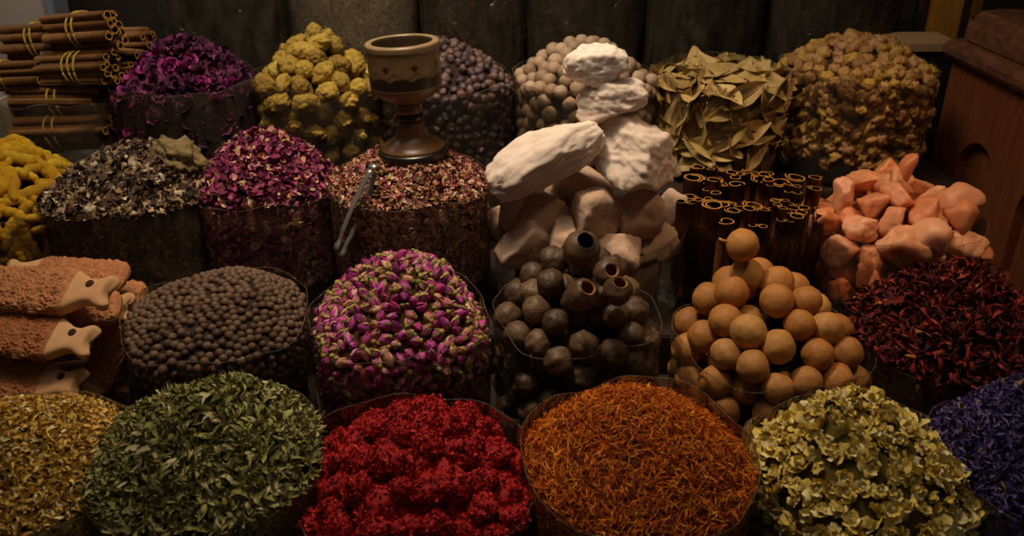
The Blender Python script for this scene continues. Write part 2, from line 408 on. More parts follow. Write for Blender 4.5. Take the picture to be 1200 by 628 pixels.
def flower(name, mat, rows, cols, seed, wid=.55, crump=.18, cup=.8):
    """crumpled dried flower: rings of curled petals round the axis z. rows: (count, radius, height, opening)"""
    r = np.random.default_rng(seed); parts = []; C = []
    for (n, R, h, op) in rows:
        for j in range(n):
            a0 = 2*PI*j/n+r.uniform(-.3, .3); G = []; sd = r.uniform(0, 60); L = R*r.uniform(.8, 1.25); o = op+r.uniform(-.25, .25); c = lin(cols[r.integers(len(cols))])*r.uniform(.8, 1.15)
            x = .06; z = 0.0
            for i in range(5):
                u = i/4; e = o+cup*(u-.5)
                if i: x += math.cos(e)*L/4; z += math.sin(e)*L/4
                w = wid*L*(.25+.75*math.sin(PI*(u*.75+.12)))
                for v in (-1, 0, 1):
                    q = crump*noise.noise_vector(Vector((u*3+sd, v*1.4, sd)))
                    X = x+q.x; Y = v*w+q.y; Z = z+h+q.z-.12*abs(v)
                    G.append((X*math.cos(a0)-Y*math.sin(a0), X*math.sin(a0)+Y*math.cos(a0), Z))
            parts.append((np.array(G), [grid_faces(5, 3)])); C.append(np.repeat(np.linspace(.8, 1.1, 5), 3)[:, None]*c[None])
    V, F = uvsphere(6, 8); parts.append((V*.28, F)); C.append(np.tile(lin(cols[0])*.6, (len(V), 1)))
    V, F = join(parts); return mesh(name, V, F, mat, np.concatenate(C))
def fuzzy(name, mat, cols, seed, dims=(1, 1, .8)):
    """round dried flower head made of a dense ball of short florets"""
    r = np.random.default_rng(seed); V, F = ico(4); W = V*(1+.22*nz3(V, 1.5, seed, 3)+.10*nz3(V, 7, seed+2, 2))[:, None]*np.array(dims)*.86
    C = np.tile(lin(cols[0]), (len(V), 1))*(1+.5*nz3(V, 6, seed+9, 2))[:, None]
    ids = r.choice(len(W), 420); P = W[ids]; Nn = unit(P)
    st = rng.bit_generator.state
    sv, sf, sc = scatter(T_bits, P, Nn, .16, .30, .9, cols, None, (.75, 1.25), mode='tangent', lift=(0, .05)); 
    Vt, Ft = join([(W, [F]), (sv, sf)]); return mesh(name, Vt, Ft, mat, np.clip(np.concatenate([C, sc]), 0, 1))
def finger(name, mat, seed):
    """turmeric rhizome finger along x, length 1"""
    r = np.random.default_rng(seed); n = 22; u = np.linspace(0, 1, n); c1 = r.uniform(-.08, .08); c2 = r.uniform(-.06, .06)
    P = np.stack([u-.5, c1*np.sin(PI*u)+.02*np.sin(7*u+seed), c2*np.sin(PI*u)], 1)
    rad = .14*(.8+.25*np.sin(PI*u))*(1+.07*np.sin(u*38+seed)+.08*np.sin(u*11+seed*2)); rad[0] *= .55; rad[-1] *= .45; rad[-2] *= .8; rad[1] *= .85
    parts = [tube(P, rad, 12)]
    if seed % 2:
        i = int(r.integers(6, 15)); b = P[i]; d = unit(np.array([.4, 1, .2])*(r.choice([-1, 1])*np.array([1, 1, 1])))
        q = np.linspace(0, .2, 6)[:, None]; parts.append(tube(b+q*d, np.array([.09, .085, .08, .07, .06, .03]), 10))
    V, F = join(parts); V = V*(1+.03*nz3(V, 9, seed, 2))[:, None]; return mesh(name, V, F, mat)
def quill_v(L, R, turns=1.6, seed=0, n=26, nl=5, thick=.12, double=False):
    """rolled bark quill along z (0..L): a scrolled sheet with thickness"""
    r = np.random.default_rng(seed); parts = []
    def scroll(sgn, c, R, t):
        V = []
        for k in range(nl):
            z = L*k/(nl-1)
            for side in (0, 1):
                for i in range(n):
                    u = i/(n-1); a = sgn*u*t*2*PI+c[2]; rr = R*(1-.42*u)-(thick*R if side else 0)
                    rr *= 1+.05*math.sin(3*a+seed)+.03*math.sin(z/L*5+seed)
                    V.append((c[0]+rr*math.cos(a), c[1]+rr*math.sin(a), z))
        V = np.array(V).reshape(nl, 2, n, 3); W = np.concatenate([V[:, 0], V[:, 1, ::-1]], 1).reshape(-1, 3)
        F = grid_faces(nl, 2*n, True); cap = []
        for i in range(n-1):
            cap.append((i, i+1, 2*n-2-i, 2*n-1-i)); o = (nl-1)*2*n; cap.append((o+i+1, o+i, o+2*n-1-i, o+2*n-2-i))
        return W, [np.concatenate([F, np.array(cap)])]
    if double: return join([scroll(1, (-R*.5, 0, 0), R*.62, turns), scroll(-1, (R*.5, 0, PI), R*.62, turns)])
    return scroll(1, (0, 0, r.uniform(0, 6)), R, turns)
def bay_leaf(name, mat, seed):
    r = np.random.default_rng(seed); V = []; nu, nv = 14, 7; cu = r.uniform(-.5, .5); cw = r.uniform(.1, .5); tw = r.uniform(-.5, .5)
    for i in range(nu):
        u = i/(nu-1); w = .2*math.sin(PI*min(.985, max(.015, u)))**.75
        for j in range(nv):
            v = j/(nv-1)*2-1; z = cu*(u-.5)**2*1.2+cw*abs(v)*w-.02*(abs(v) < .1)+.012*math.sin(u*17+v*3+seed)*abs(v)
            V.append((u-.5, v*w*math.cos(tw*u), z+v*w*math.sin(tw*u)))
    V = np.array(V); F = grid_faces(nu, nv); sv, sf = tube([(-.5, 0, 0), (-.6, .005, .02)], .008, 5)
    V, F = join([(V, [F]), (sv, sf)]); return mesh(name, V, F, mat)

# ------------------------------------------------------------------ materials
FILM['clear'] = m_film('clear_plastic_film', '#f4f1ea', .08, '#8a8176', .75)
FILM['dull'] = m_film('dusty_plastic_film', '#e6ded0', .17, '#7a6c5c', .8)
FILM['dark'] = m_film('dark_plastic_film', '#b5a48f', .12, '#4a3a2c', .6)
FILM['rim'] = m_film('film_edge', '#f0ebe0', .20, '#a89880', .6)
M_stuff = m_attr('dried_plant_pieces', .8, 160, .65, 1.15)
M_soft = m_attr('dried_petals', .7, 200, .75, 1.12)
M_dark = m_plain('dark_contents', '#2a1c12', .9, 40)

# ------------------------------------------------------------------ front row
H = Heap(22, 550, 258, 1.09, .10, 0, (.1, .15), 1.9, 2.8)
heap_stuff(H, 'dried_golden_petals', 'heap of curled pale golden petals at the front left corner', 'dried petals', T_gold, 12000, .015, .026, .8, ['#f8d878', '#eec458', '#e0ae48', '#fae8ac', '#c0923c', '#f2cc64'], M_soft, '#6b4a1c')
bag(H, 'clear plastic bag holding the curled golden petals, front left corner', .0, .03)
H = Heap(243, 535, 268, 1.09, .112, 0, (.06, .1), 1.6, 2.5)
heap_stuff(H, 'dried_green_leaves', 'heap of dried green herb leaves in the front row', 'dried herb', T_green, 8000, .026, .046, .7, ['#a8a45c', '#868644', '#bcb478', '#6c6c38', '#cfc492', '#989252'], M_stuff, '#2e3318', lift=(0, .008))
bag(H, 'clear plastic bag heaped with dried green herb leaves, front row', -.01, .012)
H = Heap(484, 562, 284, 1.09, .11, 0, (.1, .05), 1.8, 2.3)
FR = [fuzzy('red_flower_head', M_soft, ['#a8161c', '#c42420', '#8a0f18', '#d8382a', '#b81c20'], s, d) for s, d in ((1, (1, 1, .8)), (2, (1.2, .9, .75)), (3, (.9, .9, .9)), (4, (1.25, .8, .8)), (5, (1, 1.1, .7)))]
P, Nn = H.poisson(.041, .2, .020); P2, N2 = H.poisson(.036, .2, .042, first=P)
b = bag(H, 'clear plastic bag heaped with fluffy red flower heads, front row', .0, .03)
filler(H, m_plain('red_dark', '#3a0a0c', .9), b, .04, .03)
pieces(H, 'red_flower_head', 'fluffy dried red flower head in the front row heap', 'dried flower', 'red flower heads in the front row bag', FR, np.concatenate([P, P2]), np.concatenate([Nn, N2]), .025, .037, 'random')
H = Heap(748, 540, 268, 1.09, .118, 0, (-.05, .02), 1.55, 2.3)
heap_stuff(H, 'safflower_threads', 'heap of fine orange safflower threads in the front row', 'dried spice', T_thread, 15000, .016, .03, .8, ['#e8741a', '#f4921e', '#c4521a', '#f8aa3a', '#a03c10', '#ea841e'], M_stuff, '#5a2008', wts=[3, 3, 2, 1.5, 1.5, 3], lift=(0, .006))
bag(H, 'clear plastic bag heaped with orange safflower threads, front row', -.004, .034)
H = Heap(1008, 550, 256, 1.09, .12, 0, (-.12, .1), 2.0, 2.7)
FY = [flower('pale_yellow_flower', M_soft, [(5, .75, -.15, .2), (5, .6, 0, .8)], ['#f6e08c', '#f0d66c', '#f8eab0', '#e6c85c'], s, .5, .2) for s in range(6)]
P, Nn = H.poisson(.022, .2, .012, 12000, 1200)
b = bag(H, 'clear plastic bag heaped with pale yellow flowers, front row', .0, .03)
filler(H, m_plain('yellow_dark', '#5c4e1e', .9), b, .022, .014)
pieces(H, 'pale_yellow_flower', 'crumpled pale yellow dried flower in the front row heap', 'dried flower', 'pale yellow flowers in the front row bag', FY, P, Nn, .015, .024, 'out', .7, 300, fill=('pale_yellow_flower_fill', 'mass of pale yellow flowers behind and below the nearest ones'))
H = Heap(1222, 540, 236, 1.09, .125, 0, (-.1, .1), 1.7, 2.6)
heap_stuff(H, 'dried_violet_petals', 'heap of dried violet blue flowers at the front right corner', 'dried petals', T_lav, 9000, .014, .026, .9, ['#6a5a9c', '#8474b4', '#4a3c78', '#a094c4', '#b8a05c', '#5a4a8c'], M_stuff, '#1c1440', wts=[3, 2, 3, 1, .6, 3], lift=(0, .012))
bag(H, 'clear plastic bag of violet flowers at the front right corner', .0, .035)

# ------------------------------------------------------------------ second row
# pumice foot stones shaped like fish
M_pum = m_rand('rough_terracotta', ['#b8784c', '#c2855a', '#a86a42'], .9, 90, .75, 1.15, 1.0, .004, .15, bscale=260)
M_head = m_rand('smooth_terracotta', ['#c99a6c', '#d2a678', '#bf8e60'], .8, 40, .88, 1.06, .25, .001, .2, bscale=150)
M_hole = m_plain('dark_hole', '#3c2012', .9)
def fish_stone():
    L, W, T = .25, .080, .030; nu, nv = 190, 150
    ta = np.linspace(0, 2*PI, 4001); ya_ = np.sign(np.cos(ta))*np.abs(np.cos(ta))**.6*W/2; za_ = np.sign(np.sin(ta))*np.abs(np.sin(ta))**.5*T/2
    cl = np.concatenate([[0], np.cumsum(np.hypot(np.diff(ya_), np.diff(za_)))]); AL = np.interp(np.arange(nv)/nv*cl[-1], cl, ta)
    def sm(a, b, u): t = min(1, max(0, (u-a)/(b-a))); return t*t*(3-2*t)
    def half(u):   # half width along the length: round tail, body, waist, flared mouth
        if u < .1: return W/2*(.35+.65*math.sqrt(max(0.0, 1-((.1-u)/.1)**2)))
        return W/2*(1-.46*sm(.66, .84, u)+.20*sm(.86, .95, u))
    V = []
    for i in range(nu):
        u = i/(nu-1); w = half(u); th = T/2*(1-.12*sm(.66, .85, u))*(math.sqrt(max(.06, 1-((.08-u)/.08)**2)) if u < .08 else 1)
        if u > .95: q = (u-.95)/.05; th *= math.sqrt(max(.12, 1-q*q*.95)); w *= 1-.30*q**3
        for a in AL:
            c, s_ = math.cos(a), math.sin(a); y = w*math.copysign(abs(c)**.6, c); z = th*math.copysign(abs(s_)**.5, s_)
            x = (u-.5)*L
            if u > .84: k = (u-.84)/.16; x -= .0125*k*k*(1-min(1, abs(y)/(w+1e-6))**2)
            V.append((x, y, z))
    V = np.array(V).reshape(nu, nv, 3)
    cut = int(nu*.70); R = V.copy()
    body = R[:cut+1].reshape(-1, 3).copy()
    def scale_(p):
        q = noise.noise(Vector((p[0]*30, p[1]*30, 3))); x, y = p[0]*120+p[1]*90*q, p[1]*260+p[0]*60*q
        return abs(noise.noise(Vector((x, y, p[2]*260))))+.35*abs(noise.noise(Vector((x*2.1, y*1.8, 7))))
    rows = np.array([scale_(p) for p in body])
    ctr = body*np.array([0, 1, 1]); nn = unit(ctr*np.array([0, .25, 1])+1e-9); env = np.clip((cut*nv-np.arange(len(body)))/(nv*9), 0, 1)
    body += nn*(rows*.0075*env-.001*env)[:, None]
    bv = np.concatenate([body, [[-.5*L-.001, 0, 0]]]); m = len(bv)-1
    bf = [grid_faces(cut+1, nv, True), np.array([(m, (j+1) % nv, j) for j in range(nv)])]
    head = R[cut:].reshape(-1, 3); k = len(head); e = head[-nv:].mean(0); e[0] = head[-nv:][:, 0].min()+.001
    hv = np.concatenate([head, [e]]); hf = [grid_faces(nu-cut, nv, True), np.array([(k, k-nv+j, k-nv+(j+1) % nv) for j in range(nv)])]
    bm_ = mesh('stone_body', bv, bf, M_pum); hm = mesh('stone_head', hv, hf, M_head)
    ev, ef = lathe([(.0062, -.0012), (.0058, 0.0), (.004, .0003), (.0004, .0004)], 20, False)
    return bm_, hm, mesh('eye_hole', ev*1.15+[.084, .0085, T/2*.88+.0011], ef, M_hole)
FISH = fish_stone()
def stone(tail, head, up, label, flip=1, sc=1.0):
    a, b_ = np.array(tail), np.array(head); x = unit(b_-a); z = np.array(up, float); z = unit(z-x*np.dot(z, x)); y = np.cross(z, x)
    r = bpy.data.objects.new('foot_scrubber', None); COL.objects.link(r); r.rotation_mode = 'QUATERNION'
    r.rotation_quaternion = Matrix(np.stack([x, y, z], 1).tolist()).to_quaternion(); r.location = (a+b_)/2; s_ = sc*np.linalg.norm(b_-a)/.25; r.scale = (s_, s_, s_)
    tag(r, label, 'foot stone', 'fish shaped clay foot scrubbers in the stack at the left edge')
    obj('stone_body', FISH[0], parent=r); obj('stone_head', FISH[1], parent=r); e = obj('eye_hole', FISH[2], parent=r); e['label'] = 'dark round hole in the head'
    return r
UPV = (0, -.35, 1)
stone(at(-22, 338, 1.47), at(134, 344, 1.41), (.05, -.55, 1), 'fish shaped clay foot scrubber on top of the stack, head facing right')
stone(at(148, 327, 1.58), at(2, 318, 1.60), (0, -.3, 1), 'clay foot scrubber whose rounded end sticks out behind the top one')
stone(at(142, 360, 1.48), at(-10, 372, 1.45), (0, -.4, 1), 'clay foot scrubber directly under the topmost one, rough end right')
stone(at(10, 384, 1.55), at(156, 360, 1.53), (.1, -.55, 1), 'clay foot scrubber with its holed head beside the brown peppercorn bag')
stone(at(-38, 386, 1.41), at(112, 402, 1.35), (.12, -.6, 1), 'large clay foot scrubber at middle left with dark mouth pointing right')
stone(at(-50, 442, 1.38), at(99, 452, 1.33), (.1, -.6, 1), 'lowest clay foot scrubber just above the golden petals')
stone(at(150, 372, 1.52), at(98, 482, 1.44), (-.2, -1, .35), 'clay foot scrubber leaning steeply against the peppercorn bag')
stone(at(-125, 366, 1.53), at(26, 362, 1.50), (0, -.4, 1), 'clay foot scrubber showing only a pale head at the left edge')
stone(at(170, 350, 1.62), at(20, 356, 1.62), (0, -.35, 1), 'clay foot scrubber at the back of the stack, rough end right')
H = Heap(48, 470, 215, 1.50, .02, 1, (0, 0), 2, 2.8)
b = bag(H, 'low clear plastic bag under the stacked clay foot scrubbers', .0, .012)
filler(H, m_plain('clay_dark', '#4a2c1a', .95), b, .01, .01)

H = Heap(254, 370, 216, 1.49, .062, 1, (.1, .25), 2.1, 2.9)
M_pep = m_rand('peppercorn_skin', ['#463022', '#563e2c', '#68503c', '#3a2619'], .6, 4, .7, 1.2, .6, .001, .35, bscale=9)
PEP = [lump('peppercorn', M_pep, 3, (1, 1, 1), .05, 1.8, s, 3, .05, 6) for s in range(4)]
P, Nn = H.poisson(.0143, .12, .007, 40000, 1500)
b = bag(H, 'clear plastic bag of round brown peppercorns in the second row', .0, .012, wr=.002)
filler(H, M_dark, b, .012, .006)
pieces(H, 'peppercorn', 'round brown peppercorn in the heap beside the clay foot scrubbers', 'peppercorn', 'brown peppercorns in the second row bag', PEP, P, Nn, .0074, .0089, 'random', limit=300, fill=('peppercorn_fill', 'mass of round brown peppercorns behind and below the nearest ones'))

H = Heap(468, 368, 210, 1.49, .125, 1, (.15, .1), 1.9, 3.1)
BUD = [rosebud(M_soft, [['#b0307c', '#c24c94', '#8e2468'], ['#a83a88', '#cc6aa8', '#9a2c74'], ['#c88a74', '#d8a88c', '#b05c6c'], ['#8a2a70', '#b04890', '#70205c'], ['#c05a90', '#dca0a8', '#a43c78']][s % 5], [['#a89850', '#8c8440'], ['#94803c', '#b8a860'], ['#7c7838', '#a09448']][s % 3], s) for s in range(10)]
P, Nn = H.poisson(.0175, .2, .012, 16000, 1200)
b = bag(H, 'clear plastic bag of magenta rosebuds in the second row', .0, .01)
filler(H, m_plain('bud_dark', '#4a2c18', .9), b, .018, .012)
pieces(H, 'rosebud', 'dried magenta rosebud with a green base in the second row heap', 'rosebud', 'rosebuds in the second row bag', BUD, P, Nn, .019, .027, 'random', limit=300, fill=('rosebud_fill', 'mass of magenta rosebuds behind and below the nearest ones'))

H = Heap(674, 368, 190, 1.49, .125, 1, (.05, .2), 2.6, 2.9)
M_bl = m_rand('black_lime_skin', ['#42301f', '#5c4430', '#70563c', '#463424', '#664c34'], .5, 3, .6, 1.2, .5, .003, .4, bscale=6)
BL = [lime('black_lime', M_bl, rb, .045, .92, .10, .10, s) for s, rb in enumerate((0, 8, 9, 0, 10, 7))]
P, Nn = H.poisson(.051, .2, .022, 7000); P2, N2 = H.poisson(.05, .2, .06, 8000, first=P)
sel = [i for i in range(len(P)) if np.hypot(*(P[i][:2]+H.c[:2]-at(681, 293, H.c[1]-.02)[:2])) > .045 or P[i][2] < .03]
P, Nn = P[sel], Nn[sel]
b = bag(H, 'clear plastic bag of black dried limes in the second row', .0, .012)
filler(H, M_dark, b, .06, .05)
pieces(H, 'black_lime', 'whole black dried lime in the second row heap', 'dried lime', 'black dried limes in the second row bag', BL, np.concatenate([P, P2]), np.concatenate([Nn, N2]), .026, .031, 'random')
# broken limes with an open top
M_bin = m_plain('lime_inside', '#a8743a', .7, 60, .5, 1.2)
def hollow(px, py, Y, r, axis, label, inner):
    pr = [(math.sin(a)*1.0, -math.cos(a)) for a in np.linspace(.05, 2.62, 18)]; V, F = lathe([(x*r, z*r) for x, z in pr], 30, False)
    k = len(V); V = np.concatenate([V, [[0, 0, -r]]]); F.append(np.array([(k, (j+1) % 30, j) for j in range(30)]))
    V *= (1+.09*nz3(V/r, 2, px, 3))[:, None]
    o = obj('hollow_lime', mesh('hollow_lime', V, F, M_bl), at(px, py, Y), label=label, cat='dried lime')
    iv, jf = lathe([(x*r*.8, z*r*.8) for x, z in pr[:-1]]+[(math.sin(2.62)*r*.78, -math.cos(2.62)*r*.93), (math.sin(2.62)*r*1.01, -math.cos(2.62)*r*1.0)], 30, False)
    obj('lime_inside', mesh('lime_inside', iv*(1+.05*nz3(iv/r, 2, px, 3))[:, None], jf, inner), parent=o)
    o.rotation_mode = 'QUATERNION'; o.rotation_quaternion = Vector((0, 0, 1)).rotation_difference(Vector(axis))
hollow(681, 292, 1.46, .035, (.25, -.55, .8), 'large black lime with a dark hole, topmost in its heap', m_plain('lime_black', '#0c0907', .8))
hollow(712, 320, 1.39, .026, (.2, -.7, .6), 'broken black lime with a pale orange ring round its opening', M_bin)
hollow(724, 341, 1.35, .026, (.1, -.35, .9), 'broken black lime with orange insides at the right of its heap', M_bin)
hollow(683, 345, 1.345, .028, (.3, -.5, .8), 'cracked open black lime in the middle of its heap', M_bin)

H = Heap(902, 388, 216, 1.49, .125, 1, (-.25, .25), 2.0, 2.9)
M_tl = m_rand('tan_lime_skin', ['#a46c32', '#b47a3c', '#945e2a', '#bc8a4c'], .6, 2.5, .75, 1.12, .35, .002, .35, bscale=8)
TL = [lime('tan_lime', M_tl, 0, 0, .94, .05, .05, s) for s in range(5)]
P, Nn = H.poisson(.060, .22, .026, 8000); P2, N2 = H.poisson(.058, .22, .070, 8000, first=P)
b = bag(H, 'clear plastic bag of tan dried limes in the second row', -.02, .0)
filler(H, M_dark, b, .07, .06)
L_ = pieces(H, 'tan_lime', 'round tan dried lime in the second row heap', 'dried lime', 'tan dried limes in the second row bag', TL, np.concatenate([P, P2]), np.concatenate([Nn, N2]), .030, .035, 'random')
tl = obj('tan_lime', TL[0], at(870, 287, 1.53), label='topmost tan dried lime with a short stalk pointing left', cat='dried lime'); tl.scale = (.033,)*3; tl.rotation_euler = (0, -1.35, 0)
sv, sf = tube([(0, 0, .95), (0, .02, 1.2), (.06, .03, 1.45)], [.13, .09, .1], 8); obj('stalk', mesh('stalk', sv, sf, M_tl), parent=tl)

H = Heap(1118, 392, 222, 1.49, .118, 1, (-.05, .1), 1.5, 2.5)
heap_stuff(H, 'dried_hibiscus', 'heap of dark red curled hibiscus petals at the right', 'dried petals', T_hib, 4200, .04, .08, .9, ['#701e1a', '#902e22', '#4e1414', '#a84a30', '#300e10', '#b4743a', '#5c1a1c'], M_stuff, '#200a0a', wts=[3, 2, 3, 1.5, 2, .4, 3], lift=(0, .014))
bag(H, 'clear plastic bag of dark red hibiscus petals in the second row', -.01, .008, 'dull')

# ------------------------------------------------------------------ third row
H = Heap(4, 228, 192, 1.93, .13, 2, (.05, .1), 1.6, 2.5)
M_tur = m_rand('turmeric_skin', ['#d6a41c', '#c08c14', '#e0b42c', '#a87812'], .75, 6, .7, 1.15, .5, .002, .2, bscale=16)
TU = [finger('turmeric_finger', M_tur, s) for s in range(6)]
P, Nn = H.poisson(.032, .26, .014, 9000); P2, N2 = H.poisson(.042, .26, .038, 6000, first=P)
b = bag(H, 'clear plastic bag of yellow turmeric fingers at the left edge', .0, .01)
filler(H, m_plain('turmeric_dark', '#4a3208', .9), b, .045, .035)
pieces(H, 'turmeric_finger', 'yellow dried turmeric finger in the heap at the left edge', 'turmeric root', 'turmeric fingers in the left bag', TU, np.concatenate([P, P2]), np.concatenate([Nn, N2]), .065, .11, 'tangent', .2)

H = Heap(153, 222, 188, 1.93, .095, 2, (.25, .1), 1.7, 2.7)
heap_stuff(H, 'dried_lichen', 'heap of crumbly grey brown lichen beside the turmeric', 'dried lichen', T_crumple, 5200, .013, .027, 1.0, ['#b09470', '#8c7054', '#dcc09a', '#5c4636', '#3c2c20', '#e8d4b4'], M_stuff, '#241c16', wts=[2, 3, 1.2, 3, 3, .6], lift=(0, .012))
bag(H, 'clear plastic bag of grey brown lichen in the third row', .006, .008, 'dull')
V, F = ico(4); V = V*(1+.5*nz3(V, 2.2, 4, 5)+.2*nz3(V, 7, 6, 3))[:, None]*[.058, .04, .036]
o = obj('lichen_clump', mesh('lichen_clump', V, [F], m_rand('lichen_clump_skin', ['#8a744c', '#8a744c'], .85, 60, .55, 1.2, .8, .004, .2, bscale=140)), at(207, 184, 1.93), label='single large olive brown clump on top of the lichen heap', cat='lichen')
o.rotation_euler = (0, .35, -.3)
H = Heap(315, 214, 170, 1.98, .115, 2, (.0, .05), 2.0, 2.7)
heap_stuff(H, 'dried_rose_petals', 'heap of crushed magenta and pink rose petals behind the peppercorns', 'dried petals', T_rose, 4200, .014, .028, .9, ['#8a2e58', '#a4466c', '#6a2044', '#c48084', '#d4ac84', '#bc8c58'], M_stuff, '#2c0c1c', wts=[3, 2.4, 3, 1.2, 1.2, .8], lift=(0, .01))
bag(H, 'clear plastic bag of crushed magenta rose petals in the third row', .0, .008)
H = Heap(479, 212, 190, 1.90, .072, 2, (.03, .0), 1.9, 2.5)
HMIX = H
heap_stuff(H, 'potpourri_mix', 'heap of pinkish brown mixed petals under the wooden goblet', 'dried petals', T_bits, 7000, .010, .02, .8, ['#b0745a', '#c48e74', '#8e5840', '#9c4658', '#d6b494', '#8a7a3e', '#d8a0a0'], M_stuff, '#3c2016', wts=[3, 2, 3, 2, 1, 1.4, .8], lift=(0, .008))
bag(H, 'clear plastic bag of pinkish brown mixed petals under the goblet', .004, .01)

# white alum rocks
M_al = m_rand('alum_rock', ['#dfccbc', '#d8c4b2', '#e4d4c6'], .75, 14, .86, 1.05, .5, .006, .3, sss=.25, bscale=60)
M_al2 = m_rand('shaded_alum_rock', ['#c8a890', '#b8967c', '#d2b49c'], .8, 14, .8, 1.08, .5, .006, .2, sss=.15, bscale=60)  # darker, pinker alum copy; shade of the lower pile painted into its colour
H = Heap(690, 262, 214, 1.93, .03, 2, (0, 0), 2, 2.5)
b = bag(H, 'clear plastic bag under the white alum rocks', .0, .01)
filler(H, m_plain('alum_dark', '#8a7260', .9), b, .04, .05)
def rock(px, py, Y, dims, seed, eul, label, group=None, mat=None, name='alum_rock', cat='rock', **kw):
    V, F = rock_v(seed, dims, **kw); o = obj(name, mesh(name, V, [F], mat or M_al), at(px, py, Y), label=label, cat=cat, group=group); o.rotation_euler = eul; return o
GA = 'white alum rocks piled in the middle'
rock(638, 184, 1.82, (.138, .066, .054), 23, (.30, -.52, .1), 'long white alum rock leaning to the left of the pile', GA, sub=5, amp=.07, amp2=.05, cuts=6, lo=.8)
rock(752, 183, 1.83, (.128, .092, .082), 37, (.15, .42, .25), 'large broad white alum rock on the right of the pile', GA, sub=5, amp=.08, amp2=.06, sc2=8, cuts=13, lo=.5)
rock(714, 118, 1.86, (.080, .06, .050), 46, (.1, .05, .2), 'white alum rock second from the top of the stack', GA, sub=5, amp=.10, amp2=.05)
rock(698, 82, 1.86, (.066, .05, .048), 58, (.2, -.1, .2), 'small white alum rock at the very top of the stack', GA, sub=5, amp=.10, amp2=.05, cuts=7)
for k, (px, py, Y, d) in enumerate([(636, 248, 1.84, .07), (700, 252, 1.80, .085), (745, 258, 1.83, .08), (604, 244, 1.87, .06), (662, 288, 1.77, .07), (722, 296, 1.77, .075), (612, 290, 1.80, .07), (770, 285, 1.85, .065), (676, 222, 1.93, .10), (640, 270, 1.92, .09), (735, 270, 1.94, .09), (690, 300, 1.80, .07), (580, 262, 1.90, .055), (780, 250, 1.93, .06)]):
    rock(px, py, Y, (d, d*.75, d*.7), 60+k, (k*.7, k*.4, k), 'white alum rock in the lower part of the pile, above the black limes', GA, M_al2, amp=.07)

# cinnamon quills standing on end
M_cin = m_rand('cinnamon_bark', ['#6a3c1c', '#7e4a24', '#542c14'], .7, 40, .6, 1.15, .4, .002, .25)
M_ce = m_plain('cinnamon_edge', '#c88a3c', .6, 80, .7, 1.2)
H = Heap(878, 232, 164, 1.93, .01, 2, (0, 0), 2, 2.5)
b = bag(H, 'dark plastic bag of standing cinnamon quills in the third row', -.03, -.03, 'dark', rimv=False)
fv, ff = H.core(.012, .2); 
QS = []
for s in range(6):
    L = .26; V, F = quill_v(L, .020 if s < 4 else .027, [1.3, 1.3, 1.0, 1.2, 1.5, 1.1][s], s, double=(s in (1, 3, 5)))
    QS.append((V, F))
def quill_mesh(s):
    V, F = QS[s]; F = F[0]; zc_ = V[F][:, :, 2].mean(1); mi = (zc_ > .2597).astype(int)
    return mesh('cinnamon_quill', V, [F], [M_cin, M_ce], smooth=False, mi=mi)
QM = [quill_mesh(s) for s in range(6)]
pts = []
for _ in range(6000):
    p = rng.uniform(-1, 1, 2)*H.R; r = np.hypot(*p)
    if r > H.R*.93: continue
    if pts and min(np.hypot(p[0]-q[0], p[1]-q[1]) for q in pts) < .031: continue
    pts.append(p)
for i, p in enumerate(pts):
    o = obj('cinnamon_quill', QM[i % 6], (H.c[0]+p[0], H.c[1]+p[1], TIER[2]+.01), label='rolled cinnamon quill standing on end between alum rocks and pink salt', cat='cinnamon stick', group='standing cinnamon quills')
    hgt = H.c[2]-TIER[2]+rng.uniform(-.035, .015)+.02*(p[1] > 0); o.scale = (1, 1, hgt/.26); o.rotation_euler = (rng.uniform(-.08, .08), rng.uniform(-.1, .1), rng.uniform(0, 6))

# pink salt chunks
M_salt = m_rand('pink_salt', ['#e49a6c', '#d88a5a', '#ecb088', '#d07c4e', '#e6a880'], .45, 2.5, .8, 1.1, .4, .004, .45, sss=.45, sssr=.03, bscale=5)
H = Heap(1042, 250, 196, 1.93, .10, 2, (.05, .05), 2.0, 2.5)
SA = []
for s in range(8):
    V, F = rock_v(100+s, [(1, .8, .7), (1.1, .7, .6), (.9, .85, .7), (1.2, .65, .65)][s % 4], 4, 9, .07, 2.2, .04, 7, .5, .9); V = V*(1+.05*nz3(V, 5, s, 3))[:, None]; SA.append(mesh('salt_chunk', V, [F], M_salt))
P, Nn = H.poisson(.072, .16, .034, 7000); P2, N2 = H.poisson(.055, .16, .065, 8000, first=P)
b = bag(H, 'clear plastic bag of pink salt chunks beside the carved chest', .0, .0)
filler(H, m_plain('salt_dark', '#8a4c30', .9), b, .07, .06)
LS = pieces(H, 'salt_chunk', 'chunk of pink rock salt in the heap beside the carved chest', 'salt chunk', 'pink salt chunks in the right bag', SA, np.concatenate([P, P2]), np.concatenate([Nn, N2]), .040, .064, 'random')
rock(1060, 200, 1.93, (.02, .02, .05), 131, (.1, .2, .3), 'pointed pink salt chunk sticking up from the top of the heap', 'pink salt chunks in the right bag', M_salt, 'salt_chunk', 'salt chunk', sub=3, amp=.03)
rock(1125, 236, 1.86, (.055, .04, .04), 132, (.2, .3, .3), 'pink salt chunk overhanging the right rim of its bag', 'pink salt chunks in the right bag', M_salt, 'salt_chunk', 'salt chunk', sub=3, amp=.03)
rock(1128, 252, 1.83, (.05, .04, .035), 133, (.5, .1, .9), 'lower of two pink salt chunks overhanging the bag at right', 'pink salt chunks in the right bag', M_salt, 'salt_chunk', 'salt chunk', sub=3, amp=.03)
rock(1090, 283, 1.76, (.06, .045, .05), 134, (.1, .2, .1), 'blocky pink salt chunk low at the front, above the hibiscus', 'pink salt chunks in the right bag', M_salt, 'salt_chunk', 'salt chunk', sub=3, amp=.03)

